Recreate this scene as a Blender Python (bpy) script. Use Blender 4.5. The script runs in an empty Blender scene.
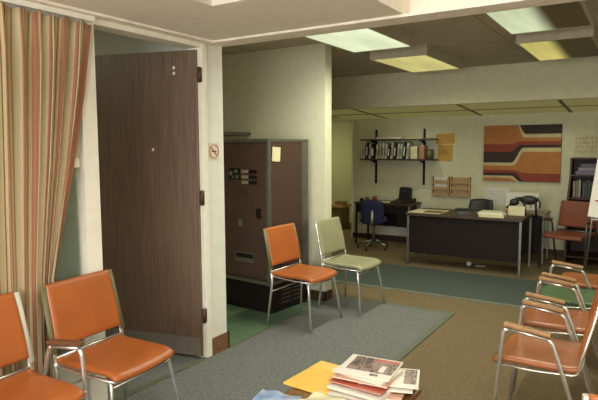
import bpy, bmesh, math, random
from mathutils import Vector, Matrix
R = math.radians
random.seed(7)
scn = bpy.context.scene
COL = scn.collection

# ------------------------------------------------------------------ helpers
def s2l(v):
    v /= 255.0
    return v / 12.92 if v <= 0.04045 else ((v + 0.055) / 1.055) ** 2.4
def rgb(r, g, b): return (s2l(r), s2l(g), s2l(b), 1)

MATS = {}
def mat(name, c, rough=.6, metal=0, var=.08, scale=12, bump=0, bscale=60, stretch=None, c2=None, spec=.5, coat=0):
    if name in MATS: return MATS[name]
    m = bpy.data.materials.new(name); m.use_nodes = True
    nt = m.node_tree; N = nt.nodes; L = nt.links
    b = N['Principled BSDF']
    b.inputs['Roughness'].default_value = rough
    b.inputs['Metallic'].default_value = metal
    b.inputs['Specular IOR Level'].default_value = spec
    b.inputs['Coat Weight'].default_value = coat
    tc = N.new('ShaderNodeTexCoord'); mp = N.new('ShaderNodeMapping')
    L.new(tc.outputs['Object'], mp.inputs[0])
    if stretch: mp.inputs['Scale'].default_value = stretch
    n = N.new('ShaderNodeTexNoise'); n.inputs['Scale'].default_value = scale; n.inputs['Detail'].default_value = 4
    L.new(mp.outputs[0], n.inputs[0])
    cr = N.new('ShaderNodeValToRGB')
    a = rgb(*c)
    if c2: z = rgb(*c2)
    else: z = tuple(min(1, x * (1 + var)) for x in a[:3]) + (1,); a = tuple(x * (1 - var) for x in a[:3]) + (1,)
    cr.color_ramp.elements[0].color = a; cr.color_ramp.elements[0].position = .35
    cr.color_ramp.elements[1].color = z; cr.color_ramp.elements[1].position = .65
    L.new(n.outputs[0], cr.inputs[0]); L.new(cr.outputs[0], b.inputs['Base Color'])
    if bump:
        n2 = N.new('ShaderNodeTexNoise'); n2.inputs['Scale'].default_value = bscale; n2.inputs['Detail'].default_value = 3
        L.new(mp.outputs[0], n2.inputs[0])
        bp = N.new('ShaderNodeBump'); bp.inputs['Strength'].default_value = bump; bp.inputs['Distance'].default_value = .01
        L.new(n2.outputs[0], bp.inputs['Height']); L.new(bp.outputs[0], b.inputs['Normal'])
    MATS[name] = m
    return m

def tag(o, label=None, cat=None, group=None, kind=None):
    if label: o['label'] = label
    if cat: o['category'] = cat
    if group: o['group'] = group
    if kind: o['kind'] = kind
    return o

def empty(name, loc=(0, 0, 0), rz=0, label=None, cat=None, group=None):
    o = bpy.data.objects.new(name, None); COL.objects.link(o)
    o.location = loc; o.rotation_euler = (0, 0, R(rz)); o.empty_display_size = .1
    return tag(o, label, cat, group)

class MB:
    """collects shapes and links them as one mesh object"""
    def __init__(s): s.bm = bmesh.new()
    def box(s, x0, x1, y0, y1, z0, z1, mi=0, bev=0, M=None):
        bm = s.bm if not bev else bmesh.new()
        vs = [bm.verts.new((x, y, z)) for x in (x0, x1) for y in (y0, y1) for z in (z0, z1)]
        fs = [(0, 1, 3, 2), (4, 6, 7, 5), (0, 4, 5, 1), (2, 3, 7, 6), (0, 2, 6, 4), (1, 5, 7, 3)]
        for f in fs:
            g = bm.faces.new([vs[i] for i in f]); g.material_index = mi
        if bev:
            bmesh.ops.bevel(bm, geom=list(bm.edges), offset=bev, segments=2, affect='EDGES', profile=.6)
            for f in bm.faces: f.material_index = mi
            if M: bmesh.ops.transform(bm, matrix=M, verts=bm.verts)
            s.add(bm)
        elif M: bmesh.ops.transform(bm, matrix=M, verts=vs)
        return s
    def add(s, bm):
        me = bpy.data.meshes.new('t'); bm.to_mesh(me); bm.free(); s.bm.from_mesh(me); bpy.data.meshes.remove(me)
    def tube(s, pts, r, fillet=0, seg=8, mi=0, closed=False, flat=None):
        P = [Vector(p) for p in pts]
        if fillet and len(P) > 2:
            Q = [P[0]]
            for i in range(1, len(P) - 1):
                a, b, c = P[i - 1], P[i], P[i + 1]
                d1 = (a - b); d2 = (c - b); f = min(fillet, d1.length * .49, d2.length * .49)
                p1 = b + d1.normalized() * f; p2 = b + d2.normalized() * f
                for k in range(5):
                    t = k / 4; Q.append(p1 * (1 - t) ** 2 + b * 2 * t * (1 - t) + p2 * t * t)
            Q.append(P[-1]); P = Q
        rings = []; n = len(P)
        up = None
        for i, p in enumerate(P):
            t = (P[min(i + 1, n - 1)] - P[max(i - 1, 0)]).normalized()
            if up is None:
                up = Vector((0, 0, 1)) if abs(t.z) < .9 else Vector((0, 1, 0))
            u = (up - t * up.dot(t)).normalized(); v = t.cross(u); up = u
            ru, rv = (r, r) if not flat else flat
            rings.append([s.bm.verts.new(p + u * ru * math.cos(2 * math.pi * k / seg) + v * rv * math.sin(2 * math.pi * k / seg)) for k in range(seg)])
        for i in range(n - 1):
            for k in range(seg):
                f = s.bm.faces.new((rings[i][k], rings[i][(k + 1) % seg], rings[i + 1][(k + 1) % seg], rings[i + 1][k])); f.smooth = True; f.material_index = mi
        for rr in (rings[0][::-1], rings[-1]):
            f = s.bm.faces.new(rr); f.material_index = mi
        return s
    def cyl(s, c, r, h, axis='z', seg=20, mi=0, r2=None):
        c = Vector(c); d = {'x': Vector((1, 0, 0)), 'y': Vector((0, 1, 0)), 'z': Vector((0, 0, 1))}[axis] * h
        bm = s.bm; u = Vector((0, 0, 1)) if axis != 'z' else Vector((1, 0, 0)); v = d.normalized().cross(u)
        rs = []
        for (q, rr) in ((c, r), (c + d, r if r2 is None else r2)):
            rs.append([bm.verts.new(q + (u * math.cos(2 * math.pi * k / seg) + v * math.sin(2 * math.pi * k / seg)) * rr) for k in range(seg)])
        for k in range(seg):
            f = bm.faces.new((rs[0][k], rs[0][(k + 1) % seg], rs[1][(k + 1) % seg], rs[1][k])); f.smooth = True; f.material_index = mi
        for rr in (rs[0][::-1], rs[1]):
            f = bm.faces.new(rr); f.material_index = mi
        return s
    def sphere(s, c, r, sc=(1, 1, 1), mi=0):
        before = set(s.bm.faces)
        M = Matrix.Translation(c) @ Matrix.Diagonal((sc[0], sc[1], sc[2], 1))
        bmesh.ops.create_uvsphere(s.bm, u_segments=14, v_segments=8, radius=r, matrix=M)
        for f in s.bm.faces:
            if f not in before: f.smooth = True; f.material_index = mi
        return s
    def prism(s, poly, axis, a, b, mi=0):
        """poly: list of 2d points, extruded from a to b along axis ('x': poly is (y,z); 'y': (x,z); 'z': (x,y))"""
        def P(p, t): return {'x': (t, p[0], p[1]), 'y': (p[0], t, p[1]), 'z': (p[0], p[1], t)}[axis]
        A = [s.bm.verts.new(P(p, a)) for p in poly]; B = [s.bm.verts.new(P(p, b)) for p in poly]
        n = len(poly)
        for rr in (A[::-1], B):
            f = s.bm.faces.new(rr); f.material_index = mi
        for k in range(n):
            f = s.bm.faces.new((A[k], A[(k + 1) % n], B[(k + 1) % n], B[k])); f.material_index = mi
        return s
    def build(s, name, m, parent=None, **kw):
        bmesh.ops.recalc_face_normals(s.bm, faces=s.bm.faces)
        me = bpy.data.meshes.new(name); s.bm.to_mesh(me); s.bm.free()
        for x in (m if isinstance(m, (list, tuple)) else [m]): me.materials.append(x)
        o = bpy.data.objects.new(name, me); COL.objects.link(o)
        if parent: o.parent = parent
        return tag(o, **kw)

KIDS = {}
def copy_tree(o, parent=None):
    c = o.copy(); COL.objects.link(c); c.parent = parent
    for ch in list(o.children): copy_tree(ch, c)
    return c

def struct(name, mb, m, parent=None):
    return mb.build(name, m, parent, kind=None if parent else 'structure')

# ------------------------------------------------------------------ camera
cam_d = bpy.data.cameras.new('camera'); cam = bpy.data.objects.new('camera', cam_d); COL.objects.link(cam)
cam_d.sensor_width = 36; cam_d.lens = 556 * 36 / 598; cam_d.clip_start = .05
cam.location = (0, 0, 1.58)
cam.rotation_euler = (Matrix.Rotation(R(32.15), 3, 'Z') @ Matrix.Rotation(R(90 - 5.39), 3, 'X') @ Matrix.Rotation(R(-.27), 3, 'Z')).to_euler()
scn.camera = cam

# ------------------------------------------------------------------ materials
soffit_m = mat('painted_plaster', (240, 230, 214), .8, bump=.05, bscale=120, var=.03)
wall_m = mat('cream_wall_paint', (224, 222, 209), .7, bump=.04, bscale=90, var=.03)
greenwall_m = mat('olive_cream_wall_paint', (206, 203, 172), .75, bump=.04, bscale=90, var=.04)
trim_m = mat('white_gloss_trim', (240, 235, 222), .45, var=.03)
frame_m = mat('door_frame_cream', (234, 229, 212), .5, var=.03)
tile_m = mat('ceiling_board', (176, 166, 146), .9, bump=.1, bscale=40, var=.05)
ceil2_m = mat('pale_ceiling_board', (206, 202, 160), .9, var=.05)
glow_ceil_m = mat('ceiling_board_added_glow', (206, 202, 160), .9, var=.05)
glow_ceil_m.node_tree.nodes['Principled BSDF'].inputs['Emission Color'].default_value = rgb(190, 182, 110)
glow_ceil_m.node_tree.nodes['Principled BSDF'].inputs['Emission Strength'].default_value = .16  # faint yellow emission added to brighten the far ceiling boards
grid_m = mat('ceiling_grid', (120, 112, 72), .7)
wood_base = mat('baseboard_wood', (128, 92, 62), .6, c2=(110, 76, 50), scale=8, stretch=(1, 1, 6))
darkbase_m = mat('dark_baseboard', (70, 44, 34), .6)
door_m = mat('walnut_laminate', (112, 90, 74), .38, c2=(96, 76, 62), scale=5, stretch=(14, 14, .8), bump=.03, bscale=30)
steel_m = mat('brushed_metal', (140, 140, 132), .4, metal=.9)
bronze_m = mat('bronze_hinge_metal', (92, 66, 50), .45, metal=.6)
chrome_m = mat('chrome_tube', (226, 224, 216), .24, metal=.85, var=.02)
dull_chrome = mat('dull_metal_tube', (120, 118, 110), .35, metal=.9, var=.03)
orange_m = mat('orange_vinyl', (168, 92, 42), .33, var=.07, scale=7, bump=.05, bscale=160)
orange_shade_m = mat('orange_vinyl_light_browned', (148, 84, 40), .3, var=.08, scale=7, bump=.05, bscale=160)  # same orange vinyl, its browner look under the right row's light painted in
redbrown_m = mat('red_brown_vinyl', (122, 62, 42), .45, var=.08, scale=7)
olive_m = mat('grey_green_vinyl', (146, 143, 112), .4, var=.05, scale=9, bump=.05, bscale=160)
green_m = mat('dark_green_vinyl', (64, 92, 54), .4, var=.08, scale=9)
black_m = mat('black_vinyl', (32, 28, 27), .5, var=.1)
edge_m = mat('pale_edge_trim', (206, 204, 186), .4, var=.03)
oak_m = mat('oak_armrest', (168, 126, 76), .45, c2=(136, 96, 54), scale=10, stretch=(3, 14, 14))
walnut_arm = mat('walnut_armrest', (120, 78, 50), .45, c2=(96, 62, 40), scale=10, stretch=(3, 14, 14))
blue_m = mat('navy_fabric', (28, 34, 70), .8)
paper_m = mat('white_paper', (222, 218, 206), .7, var=.03)
cream_paper = mat('cream_paper', (206, 198, 160), .75, var=.04)
deskdark = mat('dark_brown_enamel', (32, 23, 22), .6, var=.1, spec=.2)
desktop_m = mat('desk_wood_top', (70, 50, 38), .55, c2=(56, 41, 32), scale=6, stretch=(1, 8, 8))
shelf_m = mat('dark_shelf_wood', (70, 52, 38), .6)
rack_m = mat('light_wood', (186, 156, 112), .6, c2=(160, 126, 86), scale=10, stretch=(1, 5, 8))
kraft_m = mat('manila_paper', (196, 154, 76), .8, var=.04)

# carpets and tile floors: one material per surface, with fibre speckle
def carpet(name, c, c2, sc=110):
    return mat(name, c, .95, c2=c2, scale=sc, bump=.5, bscale=300, spec=.1)
grey_carpet = carpet('grey_blue_carpet', (98, 101, 98), (130, 132, 127))
brown_carpet = carpet('brown_carpet', (106, 91, 68), (134, 116, 90))
teal_carpet = carpet('teal_grey_carpet', (70, 79, 75), (90, 98, 92))
olive_band = carpet('olive_carpet_border', (100, 104, 92), (118, 121, 106))
def tile_floor(name, c, c2, size=.305):
    m = mat(name, c, .35, c2=c2, scale=5)
    nt = m.node_tree; N = nt.nodes; L = nt.links
    b = N['Principled BSDF']; old = b.inputs['Base Color'].links[0].from_socket
    br = N.new('ShaderNodeTexBrick'); br.offset = 0; br.inputs['Scale'].default_value = 1
    br.inputs['Brick Width'].default_value = size; br.inputs['Row Height'].default_value = size
    br.inputs['Mortar Size'].default_value = .0025; br.inputs['Mortar'].default_value = tuple(x * .5 for x in rgb(*c)[:3]) + (1,)
    tc = N.new('ShaderNodeTexCoord'); L.new(tc.outputs['Object'], br.inputs['Vector'])
    L.new(old, br.inputs['Color1']); L.new(old, br.inputs['Color2']); L.new(br.outputs[0], b.inputs['Base Color'])
    return m
green_tile = tile_floor('green_vinyl_tile', (104, 126, 98), (90, 112, 88))

# ------------------------------------------------------------------ setting: floors
XL = -2.76
f = struct('floor', MB().box(-7.5, 1.6, -2.6, 10.6, -.1, -.006), brown_carpet)
struct('floor_tile', MB().box(-6, XL + .01, -2.4, 4.9, -.006, 0), green_tile)
struct('floor_carpet', MB().box(XL + .01, -1.56, -2.4, 5.10, -.006, .004), grey_carpet)
struct('floor_carpet_border', MB().box(-1.56, -1.50, -2.4, 5.17, -.006, .0035).box(XL + .01, -1.56, 5.10, 5.17, -.006, .0035), olive_band)
struct('floor_doorway', MB().box(-3.9, -2.75, -2.3, 3.11, -.001, .003), grey_carpet)
struct('floor_hall_carpet', MB().box(-6, 1.5, 5.75, 6.93, -.006, .004), teal_carpet)
struct('floor_hall_border', MB().box(-6, 1.5, 5.69, 5.75, -.006, .0038), mat('pale_carpet_seam', (108, 112, 96), .9))
struct('trim_threshold', MB().box(XL - .02, XL + .02, -2.4, 3.11, 0, .009).box(XL - .008, XL + .014, 3.31, 4.6, 0, .007), mat('threshold_strip', (112, 112, 92), .5, metal=.3))

# ------------------------------------------------------------------ setting: walls
H2 = 2.61
wl = MB()
wl.box(-2.86, XL, -2.4, .55, 0, 2.7)
wl.box(-2.86, XL, .55, 2.0, 0, .34).box(-2.86, XL, .55, 2.0, 2.27, 2.7)
wl.box(-2.86, XL, 2.0, 3.11, 2.345, 2.7)
wl.box(-6, XL, 3.11, 3.31, 0, 2.7)
struct('wall_left', wl, wall_m)
struct('wall_alcove_left', MB().box(-4.35, -4.25, 3.31, 4.9, 0, H2), greenwall_m)
ab = MB().box(-4.4, -2.765, 4.9, 5.03, 0, H2)
struct('wall_alcove_back', ab, mat('alcove_wall_paint', (212, 210, 182), .7, bump=.04, bscale=90, var=.03))
fr = MB()
fr.box(-2.90, XL + .012, 2.055, 2.155, 0, 2.36)              # post between window and door
fr.box(-2.88, XL + .010, 3.06, 3.11, 0, 2.30)                # hinge jamb
fr.box(-2.88, XL + .010, 2.155, 3.11, 2.296, 2.343)          # head
fr.box(-2.84, XL + .018, 3.068, 3.115, 0, 2.31)
struct('trim_1', fr, frame_m)
struct('baseboard_left', MB().box(XL, XL + .014, 3.11, 3.325, 0, .135).box(-2.9, XL + .014, 3.31, 3.325, 0, .135).box(XL, XL + .014, -2.4, 2.0, 0, .11), wood_base)
struct('baseboard_alcove', MB().box(-4.25, -2.755, 4.888, 4.9, 0, .10).box(-2.765, -2.753, 4.888, 5.03, 0, .1), darkbase_m)
# window beside the door
w1 = MB().box(-2.845, XL - .003, .55, 2.035, .30, .40).box(-2.845, XL - .003, .55, 2.035, 2.2, 2.3).box(-2.845, XL - .003, .55, .63, .4, 2.2)
w1.box(-2.845, XL - .006, .63, 2.035, 1.472, 1.528)
win = struct('window_1', w1, frame_m)
glass = bpy.data.materials.new('window_glass'); glass.use_nodes = True
gn = glass.node_tree; gb = gn.nodes['Principled BSDF']
gb.inputs['Base Color'].default_value = (.16, .20, .14, 1); gb.inputs['Roughness'].default_value = .04
gb.inputs['Specular IOR Level'].default_value = .35; gb.inputs['Transmission Weight'].default_value = 0; gb.inputs['Alpha'].default_value = .62
MB().box(-2.808, -2.802, .62, 2.036, .39, 2.21).build('pane', glass, win)

# room behind the door
struct('wall_office_far', MB().box(-5.0, -4.9, -2.4, 3.11, 0, 2.7), greenwall_m)
struct('wall_office_side', MB().box(-5, -2.86, -2.5, -2.4, 0, 2.7), greenwall_m)
struct('ceiling_office', MB().box(-5, -2.86, -2.4, 3.11, 2.62, 2.7), tile_m)

# hall walls
YF = 8.75
ZF = 2.06
struct('wall_far', MB().box(-4.38, 1.6, YF, YF + .12, 0, 2.7), greenwall_m)
struct('baseboard_far', MB().box(-4.38, 1.5, YF - .012, YF, 0, .085), darkbase_m)
struct('wall_right', MB().box(1.1, 1.2, -2.5, YF, 0, 3.0), wall_m)
struct('wall_corridor', MB().box(-7.5, -4.4, 10.4, 10.5, 0, 2.7).box(-4.38, -4.30, YF + .12, 10.4, 0, 2.7), greenwall_m)
struct('wall_corridor_left', MB().box(-7.5, -7.4, 4.9, 10.4, 0, 2.7), greenwall_m)
struct('wall_hall_front', MB().box(-7.5, -4.4, 4.9, 5.03, 0, 2.7), greenwall_m)
struct('trim_2', MB().box(-6.5, -4.45, YF + .02, YF + .10, 2.02, 2.09).box(-4.40, -4.38, YF - .01, YF + .12, 0, 2.05), frame_m)
# rear wall; its large unseen window is added as a light source
bw = MB().box(-2.86, 1.2, -2.6, -2.5, 0, .85).box(-2.86, 1.2, -2.6, -2.5, 2.2, 3.0).box(-2.86, -2.2, -2.6, -2.5, .85, 2.2).box(.9, 1.2, -2.6, -2.5, .85, 2.2)
struct('wall_rear', bw, wall_m)
w2 = MB().box(-2.2, .9, -2.58, -2.52, .85, .91).box(-2.2, .9, -2.58, -2.52, 2.14, 2.2)
for x in (-2.2, -1.2, -.15, .84): w2.box(x, x + .06, -2.58, -2.52, .91, 2.14)
struct('added_rear_window', w2, frame_m)

# ------------------------------------------------------------------ setting: ceilings
H1 = 2.341
sf = MB()
x0, x1, y0, y1 = -2.86, -1.235, -2.5, 3.195
hx0, hx1, hy0, hy1 = -2.03, -1.50, .9, 2.36
sf.box(x0, hx0, y0, y1, H1, 2.72).box(hx1, x1, y0, y1, H1, 2.72).box(hx0, hx1, y0, hy0, H1, 2.72).box(hx0, hx1, hy1, y1, H1, 2.72)
struct('ceiling_soffit', sf, soffit_m)
struct('ceiling_recess', MB().box(hx0, hx1, hy0, hy1, H1 + .035, H1 + .1), tile_m)
struct('trim_3', MB().box(x0, 1.1, 3.105, 3.215, H1 - .014, H1 + .003).box(XL, XL + .09, -2.4, 3.105, H1 - .014, H1 + .003), mat('pale_cornice', (240, 230, 214), .6))
struct('ceiling_raised', MB().box(x1, 1.2, y0, 3.34, 2.95, 3.05), mat('raised_ceiling_paint', (210, 200, 180), .8))
struct('ceiling_beam', MB().box(x1, 1.2, 3.197, 3.34, H1, 2.95).box(x0, x1, 3.197, 3.34, H1, 2.95).box(x1 - .1, x1, y0, 3.22, 2.72, 2.95), soffit_m)
def ceil_tiles(name, c, c2, w, h):
    m = mat(name, c, .9, c2=c2, scale=3, bump=.08, bscale=60)
    nt = m.node_tree; N = nt.nodes; L = nt.links
    b = N['Principled BSDF']; old = b.inputs['Base Color'].links[0].from_socket
    br = N.new('ShaderNodeTexBrick'); br.offset = 0; br.inputs['Scale'].default_value = 1
    br.inputs['Brick Width'].default_value = w; br.inputs['Row Height'].default_value = h
    br.inputs['Mortar Size'].default_value = .006; br.inputs['Mortar'].default_value = tuple(x * .55 for x in rgb(*c)[:3]) + (1,)
    tc = N.new('ShaderNodeTexCoord'); L.new(tc.outputs['Object'], br.inputs['Vector'])
    L.new(old, br.inputs['Color1']); L.new(old, br.inputs['Color2']); L.new(br.outputs[0], b.inputs['Base Color'])
    return m
hall_tiles = ceil_tiles('hall_ceiling_tiles', (186, 176, 154), (174, 164, 142), 1.22, .61)
struct('ceiling_hall', MB().box(-7.5, 1.2, 3.34, 7.4, H2, H2 + .1).box(-6, -2.7, 3.31, 3.34, H2, H2 + .1), hall_tiles)
struct('ceiling_bulkhead', MB().box(-7.5, 1.2, 7.4, 7.5, 2.145, H2 + .1), greenwall_m)
struct('ceiling_far', MB().prism([(7.5, 2.145), (YF + .0, ZF), (YF + .0, ZF + .08), (7.5, 2.22)], 'x', -4.45, 1.2), glow_ceil_m)
struct('ceiling_corridor', MB().box(-7.5, -4.45, 7.5, 10.5, 2.3, 2.4), ceil2_m)
g = MB()
for x in (-3.75, -2.2, -.96, .26):
    g.prism([(7.5, 2.139), (YF, ZF - .006), (YF, ZF), (7.5, 2.145)], 'x', x - .02, x + .02)
g.prism([(8.1, 2.098), (8.13, 2.096), (8.13, 2.11), (8.1, 2.11)], 'x', -4.45, 1.2)
struct('trim_4', g, grid_m)

# ------------------------------------------------------------------ ceiling lights
def diffuser_mat(name, lit, dark, strength, frac, yfrac=None):
    m = bpy.data.materials.new(name); m.use_nodes = True
    nt = m.node_tree; N = nt.nodes; L = nt.links
    b = N['Principled BSDF']; b.inputs['Roughness'].default_value = .5
    b.inputs['Base Color'].default_value = rgb(*dark)
    tc = N.new('ShaderNodeTexCoord'); sp = N.new('ShaderNodeSeparateXYZ'); L.new(tc.outputs['Object'], sp.inputs[0])
    mr = N.new('ShaderNodeMapRange'); mr.inputs['From Min'].default_value = frac + .07; mr.inputs['From Max'].default_value = frac - .07
    mr.interpolation_type = 'SMOOTHSTEP'
    L.new(sp.outputs[0], mr.inputs['Value'])
    wv = N.new('ShaderNodeTexNoise'); wv.inputs['Scale'].default_value = 3
    mp = N.new('ShaderNodeMapping'); mp.inputs['Scale'].default_value = (2.2, .3, 1); L.new(tc.outputs['Object'], mp.inputs[0]); L.new(mp.outputs[0], wv.inputs[0])
    mr2 = N.new('ShaderNodeMapRange'); mr2.inputs['From Min'].default_value = .3; mr2.inputs['From Max'].default_value = .7
    mr2.inputs['To Min'].default_value = .78; mr2.inputs['To Max'].default_value = 1.1; L.new(wv.outputs[0], mr2.inputs['Value'])
    mu = N.new('ShaderNodeMath'); mu.operation = 'MULTIPLY'; L.new(mr.outputs[0], mu.inputs[0]); L.new(mr2.outputs[0], mu.inputs[1])
    mu2 = N.new('ShaderNodeMath'); mu2.operation = 'MULTIPLY'; L.new(mu.outputs[0], mu2.inputs[0]); mu2.inputs[1].default_value = strength
    b.inputs['Emission Color'].default_value = rgb(*lit); L.new(mu2.outputs[0], b.inputs['Emission Strength'])
    return m
LIGHTS = [
    ('bright white fluorescent ceiling fixture nearest the cream beam, beside the alcove wall', -2.18, 4.36, (228, 238, 200), 1.0, 9, 1.0),
    ('yellowish fluorescent ceiling fixture directly behind the fully lit bright one', -2.23, 6.07, (204, 196, 122), .95, 9, .75),
    ('half-lit fluorescent ceiling fixture with greenish-white glow on its one side', -.71, 4.29, (208, 220, 180), .95, 0.0, .7),
    ('half-lit fluorescent ceiling fixture with yellow glow, behind the greenish-white one', -.75, 5.95, (202, 190, 108), .95, -.03, .5),
]
housing = mat('fixture_housing', (176, 168, 146), .6)
for i, (lab, cx, cy, c, st, frac, pw) in enumerate(LIGHTS):
    t = empty('ceiling_light', (cx, cy, H2 - .115), 0, lab, 'ceiling light', 'surface-mounted fluorescent fixtures')
    m = MB().box(-.31, .31, -.61, -.59, 0, .115).box(-.31, .31, .59, .61, 0, .115).box(-.31, -.29, -.59, .59, 0, .115).box(.29, .31, -.59, .59, 0, .115).box(-.29, .29, -.59, .59, .09, .115)
    m.build('housing', housing, t)
    MB().box(-.292, .292, -.592, .592, .004, .012).build('diffuser', diffuser_mat('diffuser_%d' % i, c, (104, 92, 58), st, frac), t)
    for k in (-.4, 0, .4):
        ld = bpy.data.lights.new('tube_glow', 'SPOT'); ld.energy = (36 if cy < 5 else 26) * pw; ld.spot_size = R(172); ld.spot_blend = 1; ld.shadow_soft_size = 0
        ld.color = (.98, 1, .80) if c[2] > 150 else (.98, .98, .70)
        lo = bpy.data.objects.new('tube_glow', ld); COL.objects.link(lo); lo.location = (cx - (.12 if frac < 1 else 0), cy + k, H2 - .13)

# unseen spots added to brighten the far zone behind the bulkhead
for x, y in ((-3.1, 8.1), (-1.2, 8.1)):
    ld = bpy.data.lights.new('far_zone_fill', 'SPOT'); ld.energy = 9; ld.spot_size = R(170); ld.spot_blend = 1; ld.shadow_soft_size = .0; ld.color = (.98, 1, .74)
    lo = bpy.data.objects.new('far_zone_fill', ld); COL.objects.link(lo); lo.location = (x, y, 2.04)

# ------------------------------------------------------------------ door
ang = math.atan2(-.26, -.96)
door = MB().box(0, .93, -.022, .022, .02, 2.28, bev=.003).build('door_1', door_m, kind='structure')
door.location = (-2.78, 3.06, 0); door.rotation_euler = (0, 0, ang)
MB().box(.01, .92, .022, .026, .025, .165).build('kick_plate', mat('kick_plate_metal', (128, 120, 108), .45, metal=.35), door)
for z in (.337, 1.217, 2.102):
    hg = MB().cyl((XL + .012, 3.042, z - .055), .011, .11, seg=10).box(XL + .0, XL + .02, 3.035, 3.06, z - .05, z + .05)
    hg.build('door_hinge', bronze_m, kind='structure')
for x, z in ((.36, 1.56), (.17, 2.15), (.17, 2.11)):
    MB().box(x, x + .018, .0222, .0235, z, z + .02, bev=.0005).build('tape_mark', paper_m, door)

# no-smoking sign
ns = MB().box(XL, XL + .003, 3.135, 3.255, 1.49, 1.62)
c = Vector((XL + .0035, 3.195, 1.555))
sign = ns.build('no_smoking_sign', mat('sign_white', (216, 210, 186), .5), label='small square no smoking sign with red ring on the white wall by the door', cat='sign')
rg = MB()
pts = [(c.x, c.y + .050 * math.cos(t * math.pi / 14), c.z + .050 * math.sin(t * math.pi / 14)) for t in range(29)]
rg.tube(pts, .005, seg=6, flat=(.002, .005)); rg.tube([(c.x, c.y - .03, c.z + .03), (c.x, c.y + .03, c.z - .03)], .004, seg=6, flat=(.004, .004))
rg.build('red_ring', mat('sign_red', (178, 62, 40), .5), sign)
MB().box(c.x - .001, c.x + .002, c.y - .026, c.y + .026, c.z - .004, c.z + .004).build('cigarette', deskdark, sign)

# ------------------------------------------------------------------ curtain
def curtain():
    me = bpy.data.meshes.new('curtain'); bm = bmesh.new(); uv = bm.loops.layers.uv.new('UVMap')
    n, rows = 420, 30
    ztop, zbot = 2.285, .06
    yl = 1.15                                   # far out of frame toward the photographer
    redge = [(2.285, 2.115), (1.9, 2.055), (1.46, 1.965), (1.246, 1.91), (.876, 1.815), (.555, 1.775), (.06, 1.765)]
    def edge(z):
        for (za, ya), (zb, yb) in zip(redge, redge[1:]):
            if z >= zb: t = (za - z) / (za - zb); return ya + (yb - ya) * t
        return redge[-1][1]
    grid = []
    for j in range(rows + 1):
        t = j / rows; z = ztop + (zbot - ztop) * t
        row = []
        for i in range(n + 1):
            u = i / n; y = yl + (2.115 - yl) * u - (2.115 - edge(z)) * u ** 3.2
            ph = u * 2 * math.pi * 11 + .9 * math.sin(u * 17)
            pinch = min(1, .35 + t * 6)
            amp = .021 * pinch * (1 - .45 * u ** 6 * t)
            w = math.sin(ph + .35 * math.sin(u * 21 + t * .8)) + .22 * math.sin(2.3 * ph + 1.3 + t)
            x = -2.733 + amp * w + .016 * max(0, 1 - t * 2.2)
            y2 = y + .012 * math.cos(ph * 1.0 + t) * pinch
            row.append(bm.verts.new((x, y2, z + .008 * math.sin(ph))))
        grid.append(row)
    for j in range(rows):
        for i in range(n):
            f = bm.faces.new((grid[j][i], grid[j][i + 1], grid[j + 1][i + 1], grid[j + 1][i])); f.smooth = True
            for lp, (a, b) in zip(f.loops, ((i, j), (i + 1, j), (i + 1, j + 1), (i, j + 1))): lp[uv].uv = (a / n, b / rows)
    bm.to_mesh(me); bm.free()
    m = bpy.data.materials.new('striped_curtain_cloth'); m.use_nodes = True
    nt = m.node_tree; N = nt.nodes; L = nt.links; b = N['Principled BSDF']; b.inputs['Roughness'].default_value = .9
    b.inputs['Specular IOR Level'].default_value = .1
    u = N.new('ShaderNodeUVMap'); sp = N.new('ShaderNodeSeparateXYZ'); L.new(u.outputs[0], sp.inputs[0])
    mu = N.new('ShaderNodeMath'); mu.operation = 'MULTIPLY'; mu.inputs[1].default_value = 5.8; L.new(sp.outputs[0], mu.inputs[0])
    fr = N.new('ShaderNodeMath'); fr.operation = 'FRACT'; L.new(mu.outputs[0], fr.inputs[0])
    cr = N.new('ShaderNodeValToRGB'); cr.color_ramp.interpolation = 'CONSTANT'
    st = [(0, (200, 184, 148)), (.20, (176, 124, 92)), (.24, (146, 104, 78)), (.30, (202, 188, 154)), (.36, (176, 132, 102)), (.40, (200, 182, 142)),
          (.55, (138, 110, 76)), (.58, (206, 186, 146)), (.66, (178, 130, 100)), (.72, (158, 110, 84)), (.80, (212, 194, 158)), (.84, (180, 136, 106)), (.88, (204, 184, 144)), (.96, (166, 132, 90))]
    el = cr.color_ramp.elements
    el[0].position = 0; el[0].color = rgb(*st[0][1]); el[1].position = st[1][0]; el[1].color = rgb(*st[1][1])
    for p, cc in st[2:]: e = el.new(p); e.color = rgb(*cc)
    L.new(fr.outputs[0], cr.inputs[0])
    ns = N.new('ShaderNodeTexNoise'); ns.inputs['Scale'].default_value = 300; mx = N.new('ShaderNodeMix'); mx.data_type = 'RGBA'; mx.blend_type = 'MULTIPLY'; mx.inputs[0].default_value = .25
    L.new(cr.outputs[0], mx.inputs[6]); L.new(ns.outputs[0], mx.inputs[7]); L.new(mx.outputs[2], b.inputs['Base Color'])
    me.materials.append(m)
    o = bpy.data.objects.new('curtain', me); COL.objects.link(o)
    so = o.modifiers.new('thick', 'SOLIDIFY'); so.thickness = .002
    return o
cu = tag(curtain(), 'floor-length pleated curtain striped in cream, orange and brown', 'curtain')
tr = MB().box(-2.735, -2.715, .3, 2.14, 2.300, 2.327)
tr.build('curtain_rail', trim_m, label='white ceiling-mounted curtain rail above the striped curtain', cat='curtain rail')

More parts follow.
